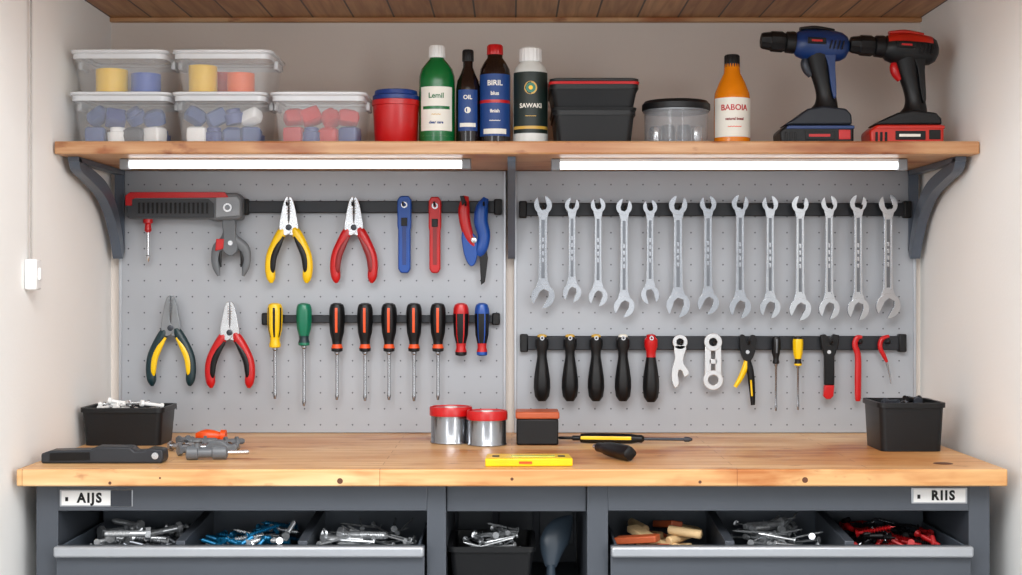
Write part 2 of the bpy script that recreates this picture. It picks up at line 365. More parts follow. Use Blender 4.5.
pile('screw',SCR,*B[0],YF,YB,.731,.768,26,'small silver screw in the open drawer tray','silver screws in drawer tray','wood_screw')
pile('bolt',SCR,B[0][0],B[0][1],YF+.02,YB,.750,.778,9,'large silver hex bolt on the screw pile','hex bolts in drawer tray','hex_bolt',-.15,.15,'bolt')
pile('screw',TEALS,*B[1],YF,YB,.731,.772,46,'teal-blue coated screw in the drawer tray','teal screws in drawer tray','wood_screw')
pile('screw',SCR,*B[1],YF,YB,.745,.774,14,'small silver screw among teal ones','silver screws in drawer tray','wood_screw')
pile('nail',SCR,*B[2],YF,YB,.731,.772,44,'silver nail in the open drawer tray','silver nails in drawer tray','nail',cate='nail')
pile('bolt',SCR,*B[2],YF+.02,YB,.750,.768,4,'silver hex bolt among loose nails','hex bolts in drawer tray','hex_bolt',-.15,.15,'bolt')
B=bins(cr)
pile('nail',SCR,*B[1],YF,YB,.731,.772,48,'silver nail in the open drawer tray','silver nails in drawer tray','nail',cate='nail')
pile('bolt',SCR,*B[1],YF+.02,YB,.755,.772,4,'silver hex bolt among loose nails','hex bolts in drawer tray','hex_bolt',-.15,.15,'bolt')
pile('screw',M('red_zinc',(164,18,22),.35,metal=.2),*B[2],YF,YB,.731,.774,30,'red coated screw in the drawer tray','red screws in drawer tray','wood_screw')
pile('screw',DBLK,*B[2],YF,YB,.735,.776,26,'black coated screw among the red ones','black screws among red ones','wood_screw')
pile('screw',SHAFT,*B[2],YF,YB,.745,.776,8,'steel screw among the red ones','steel screws among red ones','wood_screw')
for i in range(20):
    x=random.uniform(B[0][0]+.035,B[0][1]-.035); y=random.uniform(-.55,-.39); z=.735+i*.0021
    if i%3: 
        g=G().obox((x,y,z),(random.uniform(.055,.08),.023,.012),(random.uniform(-.2,.2),random.uniform(-.25,.25),random.uniform(-.6,.6)+(1.57 if i%2 else 0)))
        mk(g,'wooden_wedge',(WPALE,WORG,WPALE)[i%3],bevel=.002,label='short pale wooden strip in the drawer tray',cate='wood piece',group='wood pieces in drawer tray')
    else:
        a=random.uniform(0,3.1); v=Vector((math.cos(a),math.sin(a),.1)).normalized()*.03; c=Vector((x,y,z+.004))
        g=G().lathe([(.006,0),(.008,.002),(.008,.058),(.006,.060)],c-v,v,14)
        mk(g,'wooden_dowel',WPALE,label='pale round wooden dowel in the drawer tray',cate='dowel',group='dowels in drawer tray')
t=thing('storage_bin','small open black plastic bin holding nails','bin',(X(491,.5),-.5,.6652))
mk(G().loft([rr(X(492,.5),-.468,.064,.08,.01,.6652),rr(X(492,.5),-.468,.072,.088,.01,.748),rr(X(492,.5),-.468,.077,.093,.014,.748),rr(X(492,.5),-.468,.077,.093,.014,.757),rr(X(492,.5),-.468,.069,.085,.009,.757),rr(X(492,.5),-.468,.061,.077,.008,.6682)]),'bin_body',BLK,parent=t)
pile('nail',SCR,X(492,.5)-.064,X(492,.5)+.064,-.545,-.392,.715,.768,46,'silver nail in the small black bin','nails in small bin','nail',cate='nail')
xx=X(551,.48); g=G(); 
g.sweep([Vector((xx,-.47,.706)),Vector((xx+.004,-.46,.745)),Vector((xx+.02,-.45,.772)),Vector((xx+.038,-.44,.792))],[.010,.024,.022,.004],16,.4); g.lathe([(.009,0),(.009,.02),(.0075,.045)],(xx,-.47,.6655),(0,0,1),12)
mk(g,'hand_scoop',M('slate_plastic_scoop',(58,70,82),.35),label='dark grey plastic hand scoop beside small bin',cate='scoop')
# ------------------------------------------------------------------ wrenches
def head(cx,cz,R,ang,w,dep,n=22):
    a=math.asin(min(.95,w/2/R)); o=[]
    for i in range(n+1):
        th=a+(2*math.pi-2*a)*i/n; o.append((R*math.cos(th),R*math.sin(th)*.94))
    o+= [(-dep*.2,-w/2),(-dep*.55,-w*.28),(-dep*.55,w*.28),(-dep*.2,w/2)]
    c,s=math.cos(ang),math.sin(ang)
    return [(cx+p*c-q*s,cz+p*s+q*c) for p,q in o]
def wrench(px,y0,y1,s,i):
    d=.058;k=K(d); x=X(px,d); zt,zb=Z(y0,d),Z(y1,d)
    R1=8.8*k*s; R2=11.4*k*s; ct=zt-R1*.95; cb=zb+R2*.95; sh=3.7*k*s
    g=G(); yf,yb=-d-.0035,-d+.0035
    a1=math.radians(90+(-14 if i%2 else 12)); a2=math.radians(-90+(-20 if i not in(4,) else 15)-8*(i%3==0))
    g.poly(head(x,ct,R1,a1,R1*.78,R1*.9),yf,yb); g.poly(head(x,cb,R2,a2,R2*.82,R2*1.0),yf-.001,yb+.001)
    z1,z0=ct-R1*.75,cb+R2*.75
    g.poly([(x-sh*1.5,z1+R1*.1),(x-sh,z1-.014),(x-sh,(z0+z1)/2),(x-sh*1.15,z0+.016),(x-sh*1.9,z0-R2*.1),(x+sh*1.9,z0-R2*.1),(x+sh*1.15,z0+.016),(x+sh,(z0+z1)/2),(x+sh,z1-.014),(x+sh*1.5,z1+R1*.1)],yf+.0008,yb-.0008)
    for sg in(-1,1): g.box(x+sg*sh*.78-.0014,x+sg*sh*.78+.0014,yf-.0012,yf+.0015,z0+.014,z1-.012)
    g.box(x-sh*.42,x+sh*.42,yf+.0005,yf+.0010,z0+.018,z1-.016,1)
    for q in range(4): g.box(x-sh*.25,x+sh*.25,yf+.0001,yf+.0007,(z0+z1)/2-.026+q*.014,(z0+z1)/2-.017+q*.014,0)
    mk(g,'open_end_wrench',[STEEL2,STEEL3],bevel=.0012,bseg=3,label=('long' if y1-y0>115 else 'short')+' chrome steel open-end wrench hanging on dark rail',cate='wrench',group='wrenches on the pegboard',origin=(x,-d,zt))
for i,w in enumerate(WX): wrench(*w,i)
# ------------------------------------------------------------------ pliers
def pliers(cx,y0,y1,w,mh,ma,label,js=STEEL):
    d=.054; H=y1-y0
    def q(a,b,dd=0): return P(cx+a,y0+b*H,d+dd)
    t=thing('pliers',label,'pliers',P(cx,y0,d),'pliers on the pegboard')
    for sg in(-1,1):
        pts=[(.4,.0),(3.6,.02),(6.2,.12),(8.2,.24),(9.4,.33),(8.5,.40),(3.0,.45),(-2.5,.40),(-1.5,.33),(.6,.27),(.6,.1)]
        g=G(); g.poly([(X(cx+sg*a,d),Z(y0+b*H,d)) for a,b in cat(pts,3,True)],-d-.006+(.0015 if sg>0 else 0),-d+.005)
        for n in range(6): g.box(X(cx+min(sg*.3,sg*2.4),d),X(cx+max(sg*.3,sg*2.4),d),-d-.0068,-d-.004,Z(y0+(.04+.03*n)*H+1,d),Z(y0+(.04+.03*n)*H,d))
        mk(g,'jaw',js,parent=t,bevel=.0012)
    g=G().lathe([(.0062,0),(.0062,.002),(.004,.003)],(X(cx,d),-d-.005,Z(y0+.355*H,d)),(0,-1,0),18); mk(g,'pivot',DGR,parent=t)
    W=w/2
    for sg in(-1,1):
        pts=[q(sg*5,.36),q(sg*8,.43),q(sg*(W*.58),.55),q(sg*(W*.78),.68),q(sg*(W*.84),.82),q(sg*(W*.80),.94),q(sg*(W*.78),1.0)]
        g=G().sweep(pts,[.007,.0105,.0108,.0108,.0105,.0092,.003],16,.75); mk(g,'handle',mh,parent=t)
        pts=[q(sg*5.5,.46,.0045),q(sg*(W*.50),.58,.0050),q(sg*(W*.68),.70,.0050),q(sg*(W*.74),.84,.0045),q(sg*(W*.72),.90,.004)]
        g=G().sweep(pts,[.003,.0062,.0066,.0055,.001],10,.8); mk(g,'grip_inlay',ma,parent=t)
pliers(289,197,283,45,YEL,DBLK,'steel pliers with yellow and black handles')
pliers(354,197,283,45,RED,DRED,'steel pliers with glossy red handles')
DST=M('dark_steel',(140,144,148),.28,metal=.85)
pliers(171,296,386,48,DGN,YEL,'pliers with dark teal and yellow handles',DST)
pliers(230,302,388,48,RED,DBLK,'pliers with red and black handles',STEEL)
# ------------------------------------------------------------------ screwdrivers
def driver(px,y0,yh,ye,w,mats,label,shaft=True,mf=None,thin=False):
    d=.054;k=K(d); x=X(px,d); top=Z(y0,d); t=thing('screwdriver',label,'screwdriver',(x,-d,top),'screwdrivers on the pegboard')
    R=w/2*k; L=(yh-y0)*k
    prof=[(R*.45,0,0),(R*.82,L*.03,0),(R*.97,L*.10,.5),(R,L*.2,1),(R*.97,L*.42,1),(R*.9,L*.6,1),(R*.66,L*.76,.4),(R*.62,L*.84,0),(R*.78,L*.92,0),(R*.74,L*.98,0),(R*.4,L,0)]
    mf=mf or (lambda i,kk:1 if (i%12 in(2,3,) and 2<=kk<=4) else 0)
    g=G().lathe(prof,(x,-d,top),(0,0,-1),36,m=mf,fl=.05)
    mk(g,'handle',mats,parent=t)
    if shaft:
        zz=Z(yh,d); le=(ye-yh)*k; r=.0031 if not thin else .0022
        g=G().lathe([(r*1.7,-.003),(r*1.7,.003),(r,.006),(r,le-.014),(r*1.35,le-.009),(r*.8,le)],(x,-d,zz),(0,0,-1),14); mk(g,'shaft',SHAFT,parent=t)
driver(275,303,348,399,15,[YEL,DBLK],'yellow and black handled screwdriver with steel shaft',mf=lambda i,k:1 if (i%6 in(2,3) and 2<=k<=5) else 0)
driver(304,303,346,406,15,[GRN,DGN],'green handled screwdriver with long steel shaft',mf=lambda i,k:1 if k in(6,7) else 0)
for px,ye in((337,400),(365,401),(389,400),(414,401),(438,400)):
    driver(px,303,352,ye,15,[DBLK,ORG],'black and orange handled screwdriver with steel shaft',mf=lambda i,k:1 if ((i%18 in(8,9,) and 2<=k<=4) or k==7) else 0)
driver(461,303,356,0,15,[RED,DBLK],'stubby red and black screwdriver handle',False,mf=lambda i,k:1 if (3<=k<=5 and i%6!=0) or k>7 else 0)
driver(482,303,356,0,14,[BLUE,DBLK,RED],'stubby blue and black screwdriver handle',False,mf=lambda i,k:1 if (3<=k<=5 and i%6!=0) else (2 if k in(6,7) else 0))
driver(776,336,364,411,9,[DBLK,MGR],'thin black precision screwdriver with steel shaft',thin=True)
driver(798,336,366,410,10,[YEL,DBLK],'thin yellow and black precision screwdriver',thin=True,mf=lambda i,k:1 if k in(0,1,6,7) else 0)
def bigh(px,y0,y1,m1,m2,cap,label):
    d=.056;k=K(d); x=X(px,d); top=Z(y0,d); L=(y1-y0)*k
    t=thing('chisel',label,'hand tool',(x,-d,top),'handled tools on lower rail')
    R=7.8*k
    prof=[(R*.55,L*.04,0),(R*.85,L*.08,0),(R*.85,L*.18,0),(R*.62,L*.26,0),(R*.60,L*.34,.5),(R*.8,L*.5,1),(R*1.0,L*.68,1),(R*1.02,L*.8,1),(R*.9,L*.93,.5),(R*.5,L*1.0,0)]
    g=G().lathe(prof,(x,-d,top),(0,0,-1),36,m=lambda i,kk:(1 if kk<4 else 0),fl=.045,nf=6); mk(g,'handle',[m1,m2],parent=t)
    g=G().lathe([(R*.3,0),(R*.6,.002),(R*.6,.006),(R*.5,.010)],(x,-d,top),(0,0,-1),20); mk(g,'ferrule',cap,parent=t)
    g=G().ring(x,top-.008,.0045,.0022,-d-R*.86-.0015,-d-R*.80); mk(g,'hanging_ring',STEEL,parent=t)
for px in(542,570,596,623): bigh(px,334,401,DBLK,BLK,(GOLD,CREAM)[px%2],'black ribbed tool handle with pale metal ferrule')
bigh(651,334,402,DBLK,RED,RED,'black tool handle with bright red neck')
def strip(px,y0,y1,w,mat,ma,label):
    d=.046;x=X(px,d); t=thing('utility_knife',label,'knife',P(px,y0,d),'flat cutters on upper rail')
    h=w/2; r=[( -h*.6,y0),(h*.6,y0),(h,y0+4),(h,y0+30),(h*.88,y0+34),(h*.88,y1-4),(h*.5,y1),(-h*.5,y1),(-h*.88,y1-4),(-h*.88,y0+34),(-h,y0+30),(-h,y0+4)]
    mk(G().poly([(X(px+a,d),Z(b,d)) for a,b in r],-d-.006,-d+.006),'body',mat,parent=t,bevel=.0025)
    mk(G().ring(x,Z(y0+9,d),.0065,.0035,-d-.0075,-d-.0055),'eyelet',STEEL,parent=t,label='steel eyelet')
    mk(G().box(X(px-2,d),X(px+2,d),-d-.0072,-d-.0055,Z(y1-8,d),Z(y0+22,d)),'slide_track',ma,parent=t,bevel=.0004)
    mk(G().box(X(px-3,d),X(px+3,d),-d-.010,-d-.0065,Z(y0+30,d),Z(y0+22,d)),'slider',DBLK,parent=t,bevel=.0008)
strip(404.5,196,273,14,BLUE,NAVY,'flat bright blue utility knife hanging on rail')
strip(435,197,273,12.5,RED,DRED,'flat bright red utility knife hanging on rail')
d=.052; t=thing('tin_snips','snips with one red and one blue handle','snips',P(475,197,d))
mk(G().sweep([P(466,196,d),P(464,208,d),P(465,222,d),P(469,236,d),P(474,246,d)],[.006,.0115,.0115,.010,.006],14,.7),'handle',RED,parent=t,label='red handle')
mk(G().sweep([P(486,198,d),P(482,208,d),P(481,222,d),P(484,236,d),P(481,250,d),P(479,256,d)],[.006,.013,.0145,.013,.012,.006],14,.7),'handle',BLUE,parent=t,label='blue handle')
mk(G().poly(pp(cat([(462,232),(474,234),(478,244),(476,262),(470,266),(464,254)],3,True),d),-d-.004,-d+.005),'lower_grip',BLUE,parent=t,bevel=.002)
mk(G().poly(pp([(478,246),(486,246),(488,258),(485,282),(481,285),(480,262)],d),-d-.003,-d+.003),'blade',DBLK,parent=t,bevel=.001)
mk(G().poly(pp([(460,196),(464,196),(466,202),(462,206)],d),-d-.009,-d-.005),'latch',DBLK,parent=t,bevel=.001)
mk(G().lathe([(.006,0),(.006,.003),(.004,.004)],P(474,240,d+.006),(0,-1,0),16),'pivot',STEEL,parent=t)
# top-left tool
d=.055; t=thing('angle_clamp_tool','red and grey boxy hand tool with curved claw and hook','hand tool',P(185,193,d))
mk(G().poly(pp([(127,197),(131,194),(238,193),(243,198),(243,217),(240,220),(214,221),(208,219),(131,219),(127,216)],d),-d-.012,-d+.030),'body',MGR,parent=t,bevel=.004)
mk(G().poly(pp([(127,196),(132,192.5),(226,192.5),(230,198),(136,198.5),(134,206),(127,206)],d),-d-.0145,-d-.011),'red_cover',RED,parent=t,bevel=.001,label='red cover strip')
g=G().poly(pp([(134,199.5),(210,199.5),(215,204),(215,218),(130,218),(129,207),(134,206)],d),-d-.016,-d-.011)
for i in range(16): g.box(X(140+i*4.5,d),X(142.4+i*4.5,d),-d-.0175,-d-.0155,Z(214,d),Z(203,d),1)
mk(g,'grille',[M('grille_charcoal',(44,47,52),.45),DBLK],parent=t,bevel=.0006)
mk(G().poly(pp([(217,198),(238,197),(241,201),(241,216),(217,218)],d),-d-.0145,-d-.0115),'end_plate',LGR,parent=t,bevel=.001)
g=G().ring(X(229,d),Z(208,d),.009,.0055,-d-.017,-d-.0135); mk(g,'adjuster_dial',STEEL,parent=t)
for sg in(-1,1):
    q=[(228+sg*0,228),(230+sg*4,239),(231+sg*13,248),(231+sg*15.5,258),(231+sg*14.5,268),(231+sg*12,276)]
    g=G().sweep([P(a,b,d) for a,b in q],[.009,.011,.0115,.009,.0075,.003],14,.6); mk(g,'claw_prong',MGR,parent=t)
    mk(G().sweep([P(231+sg*10,251,d+.004),P(231+sg*11,259,d+.004),P(231+sg*10,267,d+.004)],[.002,.0035,.0015],10,.8),'prong_insert',DBLK,parent=t)
mk(G().poly(pp(cat([(223,219),(235,219),(236,236),(238,250),(231,256),(223,250),(224,236)],3,True),d),-d-.0075,-d+.006),'claw_neck',MGR,parent=t,bevel=.002)
mk(G().poly(pp([(217,239),(225,239),(224,249),(216,251)],d),-d-.010,-d-.004),'jaw_insert',RED,parent=t,bevel=.0015)
mk(G().lathe([(.005,0),(.005,.003)],P(230.5,243,d+.0065),(0,-1,0),14),'pivot',STEEL,parent=t)
g=G().lathe([(.010,0),(.010,.008),(.006,.011),(.0075,.024),(.004,.028)],P(148,219,d-.006),(0,0,-1),18); mk(g,'knob',RED,parent=t)
g=G().lathe([(.003,0),(.003,.050),(.005,.052),(.004,.061),(.001,.065)],P(148,231,d-.006),(0,0,-1),12); mk(g,'screw_shaft',STEEL,parent=t)
# misc lower right tools
d=.05
g=G(); k=K(d)
g.ring(X(680,d),Z(342,d),7.5*k,3.5*k,-d-.003,-d+.003)
g.poly(pp(cat([(674,346),(686,346),(684.5,354),(683,362),(687,368),(689,374),(684,377),(682,371),(679,370),(678,376),(679,384),(675,388),(671.5,380),(672,368),(675,358)],2,True),d),-d-.003,-d+.003)
mk(g,'bottle_opener',PALE,bevel=.001,label='small pale metal claw-ended opener hanging on rail',cate='opener')
g=G(); g.ring(X(713,d),Z(342,d),9*k,4*k,-d-.0035,-d+.0035)
g.ring(X(713,d),Z(380,d),10*k,5*k,-d-.0035,-d+.0035)
for a in((705,345,711,350,711,372,704.5,376),(715,350,721,345,721.5,376,715,372)): g.poly(pp([(a[0],a[1]),(a[2],a[3]),(a[4],a[5]),(a[6],a[7])],d),-d-.003,-d+.003)
g.box(X(709,d),X(717,d),-d-.003,-d+.003,Z(364,d),Z(359,d))
mk(g,'ring_spanner',PALE,bevel=.001,label='pale metal spanner with cut-out shank and round end',cate='spanner')
t=thing('wire_cutter','black cutter with splayed yellow and black handles','cutter',P(747,334,d))
mk(G().poly(pp(cat([(740,336),(744,335),(746,341),(748,341),(751,335),(756,337),(755,350),(751,360),(744,360),(740,350)],3,True),d),-d-.006,-d+.006),'body',DBLK,parent=t,bevel=.0015)
mk(G().sweep([P(748,356,d),P(745,368,d),P(740,379,d),P(735,387,d)],[.006,.0065,.0055,.004],12,.8),'leg',YEL,parent=t,label='yellow leg')
mk(G().sweep([P(746,356,d),P(750,370,d),P(752,388,d),P(753,405,d)],[.006,.0075,.0065,.0045],12,.8),'leg',DBLK,parent=t)
mk(G().sweep([P(751,380,d+.007),P(752,396,d+.007)],[.002,.002],8),'leg_stripe',YEL,parent=t)
mk(G().lathe([(.004,0),(.004,.002)],P(747.5,352,d+.006),(0,-1,0),14),'pivot',STEEL,parent=t)
t=thing('wire_stripper','black forked stripper with a red tip','stripper',P(829,334,d))
mk(G().poly(pp([(820,335),(825,334),(829,339),(833,334),(839,335),(838,346),(834,356),(834,385),(824,385),(824,356),(821,346)],d),-d-.006,-d+.006),'body',DBLK,parent=t,bevel=.002)
mk(G().poly(pp([(824,385),(834,385),(833,396),(830,399),(826,399),(823,396)],d),-d-.006,-d+.006),'tip',RED,parent=t,bevel=.002)
mk(G().lathe([(.004,0),(.004,.002)],P(829,352,d+.006),(0,-1,0),14),'pivot',STEEL,parent=t)
g=G().sweep([P(862,337,d),P(857,338,d),P(855,345,d),P(858,356,d),P(858,380,d),P(858,399,d),P(858,401,d)],[.003,.0055,.006,.0065,.0068,.006,.002],12,.6)
mk(g,'marking_pencil',RED,label='long red plastic marker hanging on rail',cate='marker')
t=thing('pick_hook_tool','curved red hook with thin steel pick','hook',P(886,335,d))
mk(G().sweep([P(889,336,d),P(882,339,d),P(880,347,d),P(884,356,d),P(887,362,d)],[.003,.0048,.005,.0045,.003],12),'hook_handle',RED,parent=t)
mk(G().sweep([P(886,360,d),P(889,372,d),P(891,384,d)],[.0022,.0020,.001],8),'pick',SHAFT,parent=t)
# ------------------------------------------------------------------ shelf items
def tray(g,cx,yf,yb,z0,z1,ht,hb,t=.003,lip=.005,m=0,r=.01):
    cy=(yf+yb)/2; dy=abs(yb-yf)/2; tp=(ht-hb)
    L=[rr(cx,cy,hb,dy-tp,r,z0),rr(cx,cy,ht,dy,r,z1-.009),rr(cx,cy,ht+lip,dy+lip,r+lip,z1-.009),rr(cx,cy,ht+lip,dy+lip,r+lip,z1),rr(cx,cy,ht-t,dy-t,r-t*.6,z1),rr(cx,cy,hb-t,dy-tp-t,r-t*.6,z0+t)]
    return g.loft(L,m)
ZS=ZS1+.0003
def clearbin(px0,px1,z0,z1,label):
    d=.345; yb=-.17; xa,xb=X(px0,d),X(px1,d); cx=(xa+xb)/2; h=(xb-xa)/2-.006
    t=thing('storage_box',label,'storage box',(cx,-.23,z0),'clear storage boxes on shelf')
    mk(tray(G(),cx,-d,yb,z0,z1-.008,h,h*.89,t=.002,lip=.002,r=.015,m=lambda i,k:1 if k in(2,3) else 0),'box_body',[CLEAR,RIM],parent=t)
    cy=(-d+yb)/2; dy=(d+yb)/2
    g=G().loft([rr(cx,cy,h+.003,dy+.003,.02,z1-.0078),rr(cx,cy,h+.006,dy+.006,.02,z1-.005),rr(cx,cy,h+.006,dy+.006,.02,z1-.001),rr(cx,cy,h+.003,dy+.003,.02,z1),rr(cx,cy,h-.004,dy-.004,.015,z1),rr(cx,cy,h-.006,dy-.006,.015,z1-.004)],m=lambda i,k:0 if k in(0,1,2,3) else 1)
    for f in g.bm.faces:
        if len(f.verts)>4: f.material_index=1
    mk(g,'lid',[RIM,CLEARL],parent=t)
    for sx in(-1,1): mk(G().box(cx+sx*(h+.003)-.004,cx+sx*(h+.003)+.004,cy-.025,cy+.025,z1-.028,z1-.012),'latch',RIM,parent=t,bevel=.002)
    return cx,h
ZL=Z(92,.34); ZU=Z(50,.34)
b1=clearbin(68,170,ZS,ZL,'clear lidded box holding blue-grey plastic parts'); b2=clearbin(171,267,ZS,ZL,'clear lidded box holding white and navy parts'); b3=clearbin(269,366,ZS,ZL,'clear lidded box holding red and navy parts')
b4=clearbin(69,167,ZL+.0005,ZU,'clear lidded box holding yellow and blue rolls'); b5=clearbin(171,272,ZL+.0005,ZU,'clear lidded box holding yellow and orange rolls')
def roll(px,z0,r,h,mat,name,label,d=.27):
    g=G(); x=X(px,d); L=[(r*.55,0),(r,0),(r,h),(r*.55,h),(r*.55,0)]
    g.lathe(L,(x,-d,z0),(0,0,1),28,c=False); g.lathe([(r*.5,.0005),(r*.54,h*.98)],(x,-d,z0),(0,0,1),20,m=1)
    mk(g,name,[mat,CREAM],label=label,cate='tape roll',group='tape rolls in storage boxes')
zr=ZL+.004
VY=M('tape_yellow',(246,196,0),.4);VB=M('tape_blue',(0,70,168),.4);VO=M('tape_orange',(240,100,0),.4);VR=M('tape_red_orange',(224,50,6),.4)
roll(112,zr,.030,.045,VY,'tape_roll','yellow tape roll in clear box',.285); roll(146,zr,.028,.037,VB,'tape_roll','blue tape roll in clear box',.285)
roll(203,zr,.027,.052,VY,'tape_roll','yellow tape roll in clear box',.285); roll(223,zr,.020,.048,VR,'tape_roll','red-orange tape roll in clear box',.225); roll(241,zr,.026,.038,VO,'tape_roll','orange tape roll in clear box',.285)
SLATE=M('slate_plastic',(38,68,122),.5); WH2=M('offwhite_plastic',(232,232,230),.5); CRI=M('crimson_plastic',(176,18,22),.45)
def lumps(cx,h,mats,n,label,group):
    ms={}; nx=4
    for i in range(n):
        lay=i//(nx*2); q=i%(nx*2)
        mt=mats[(i*7+i//3)%len(mats)]; s=.0190
        x=cx+(-.5+((q%nx)+.5)/nx)*2*(h*.82); y=-.295+ (q//nx)*.055; z=ZS+.004+lay*.033+.017
        key=(mt.name,i%3)
        if key not in ms:
            g=G(); L=[]
            if i%3==0:
                for zz,r in((-1,.7),(-.8,.95),(0,1.0),(.8,.95),(1,.7)): L.append(rr(0,0,s*r,s*r*.8,s*r*.25,zz*.0155,3))
            elif i%3==1:
                for zz,r in((-1,.75),(-.9,.95),(.3,1.0),(.4,.75),(.9,.72),(1,.5)): L.append(rr(0,0,s*r,s*.85*r,s*r*.8,zz*.0155,4))
            else:
                for zz,r in((-1,.55),(-.85,.85),(-.1,1.0),(.6,.9),(1,.5)): L.append(rr(0,0,s*1.1*r,s*.75*r,s*r*.35,zz*.015,4))
            g.loft(L); ob=mk(g,'plastic_spacer',mt,origin=(0,0,0)); ms[key]=ob
        else: ob=ms[key].copy(); sc.collection.objects.link(ob)
        ob.location=(x+random.uniform(-.003,.003),y,z+random.uniform(-.001,.004)*lay); ob.rotation_euler=(random.uniform(-.6,.6)*lay,random.uniform(-.6,.6)*lay,random.uniform(-.5,.5))
        ob['label']=label; ob['category']='plastic part'; ob['group']=group
GP='plastic parts in storage boxes'
lumps(b1[0],b1[1],[SLATE,NAVY,WH2,SLATE,DGR],12,'chunky plastic spacer inside clear box',GP)
lumps(b2[0],b2[1],[WH2,NAVY,SLATE,NAVY],12,'chunky plastic spacer inside clear box',GP)
lumps(b3[0],b3[1],[CRI,RED,NAVY,CRI,RED],12,'chunky plastic spacer inside clear box',GP)
d=.27; x=X(396,d); r=24.5*K(d); z1=Z(91,d)
t=thing('plastic_tub','red round plastic tub with navy lid','tub',(x,-d,ZS))
H=z1-ZS
mk(G().lathe([(r*.82,0),(r*.86,.003),(r*.94,H*.72),(r*.98,H*.73),(r*.98,H*.82),(r*.93,H*.82)],(x,-d,ZS),(0,0,1),40),'tub_body',RED,parent=t)
mk(G().lathe([(r*.90,H*.82),(r*.95,H*.83),(r*.95,H*.90),(r*.88,H*.92),(r*.86,H*.99),(r*.80,H*1.0),(r*.78,H*.97)],(x,-d,ZS),(0,0,1),40),'lid',NAVY,parent=t,label='navy blue lid')
def bottle(name,px,y0,w,prof,mb,mc,cap,label,d=.27,cat_='bottle'):
    x=X(px,d); r=w/2*K(d); H=Z(y0,d)-ZS
    t=thing(name,label,cat_,(x,-d,ZS),'bottles on the shelf')
    mk(G().lathe([(a*r,b*H) for a,b in prof],(x,-d,ZS),(0,0,1),40),'bottle_body',mb,parent=t)
    c0,c1,cr_=cap
    mk(G().lathe([(cr_*r,c0*H),(cr_*r*1.02,c0*H+.001),(cr_*r,c1*H-.003),(cr_*r*.85,c1*H)],(x,-d,ZS),(0,0,1),36,fl=.03,nf=18),'cap',mc,parent=t)
    def arc(z0,z1,mat,n='label_wrap',rr_=1.012,a0=-1.25,a1=1.25):
        g=G(); R=r*rr_; L=[]
        for rad,z in((R,z0),(R,z1),(R-.0008,z1),(R-.0008,z0)):
            L.append([Vector((x+rad*math.sin(a0+(a1-a0)*i/24),-d-rad*math.cos(a0+(a1-a0)*i/24),ZS+z*H)) for i in range(25)])
        vs=[[g.bm.verts.new(v) for v in l] for l in L]
        for k in range(4):
            A,B_=vs[k],vs[(k+1)%4]
            for i in range(24): g.bm.faces.new((A[i],A[i+1],B_[i+1],B_[i]))
        mk(g,n,mat,parent=t)
    def tx(s,zf,size,mat,sx=1.0,rr_=1.022): text(s,(x,-d,ZS+zf*H),size,mat,t,R=r*rr_,sx=sx,bold=.0003)
    def disc(zf,R1,mat,rr_):
        R=r*rr_; g=G(); L=[]
        for dr in(0,-.0006): L.append([Vector((x+(R+dr)*math.sin(R1*math.cos(q)/R),-d-(R+dr)*math.cos(R1*math.cos(q)/R),ZS+zf*H+R1*math.sin(q))) for q in [2*math.pi*i/28 for i in range(28)]])
        mk(g.loft(L),'emblem',mat,parent=t)
    return arc,tx,disc
P1=[(.88,0),(.98,.02),(1,.05),(1,.64),(.98,.70),(.86,.77),(.60,.83),(.40,.87),(.38,.95)]
arc,tx,dc=bottle('cleaner_bottle',437,46,36,P1,BGRN,WHT,(.88,1.0,.44),'green plastic bottle with white cap and label')
arc(.10,.58,CREAM,a0=-1.0,a1=1.0); arc(.10,.15,BGRN,a0=-1.0,a1=1.0,rr_=1.018); arc(.36,.39,BGRN,a0=-.8,a1=.8,rr_=1.018); tx('Lemil',.49,.014,BGRN); tx('~~~',.31,.010,GOLD); tx('clear care',.23,.007,NAVY)
P2=[(.85,0),(.98,.02),(1,.05),(1,.60),(.9,.68),(.6,.76),(.42,.82),(.40,.94)]
arc,tx,dc=bottle('oil_bottle',468,50,24,P2,BBRN,BLK,(.88,1.0,.46),'slim dark brown glass bottle with black cap')
arc(.16,.58,LBLUE,a0=-.9,a1=.9); arc(.20,.24,CREAM,a0=-.7,a1=.7,rr_=1.018); dc(.37,.006,CREAM,1.022); tx('OIL',.50,.011,CREAM)
P3=[(.85,0),(.98,.02),(1,.05),(1,.70),(.95,.76),(.7,.83),(.5,.87),(.48,.94)]
arc,tx,dc=bottle('varnish_bottle',495,45,31,P3,BBRN,RED,(.90,1.0,.5),'dark bottle with red cap and blue label')
arc(.10,.70,LBLUE); arc(.42,.45,RED,rr_=1.018); arc(.12,.17,CREAM,rr_=1.018,a0=-.8,a1=.8); tx('BIRIL',.61,.014,CREAM); tx('blus',.51,.010,CREAM); tx('finish',.34,.009,CREAM); tx('~~~~',.25,.009,CREAM)
P4=[(.88,0),(.99,.02),(1,.05),(1,.66),(1.0,.72),(.85,.80),(.6,.85),(.55,.88)]
arc,tx,dc=bottle('wax_bottle',530.5,48,35,P4,M('grey_white_bottle',(214,218,215),.3),WHT,(.86,1.0,.62),'white bottle with dark olive label and round emblem')
arc(.13,.74,LGRN); dc(.58,.0125,GOLD,1.02); dc(.58,.0095,GRN,1.026); dc(.58,.004,YEL,1.032); tx('SAWAKI',.40,.012,CREAM); tx('~~~~~',.30,.007,GOLD); arc(.17,.20,GOLD,rr_=1.018)
P5=[(.88,0),(.99,.02),(1,.05),(1,.50),(.96,.58),(.72,.70),(.46,.80),(.42,.90)]
arc,tx,dc=bottle('sauce_bottle',732,55,36,P5,BORG,BLK,(.86,1.0,.42),'orange bottle with black cap and white label')
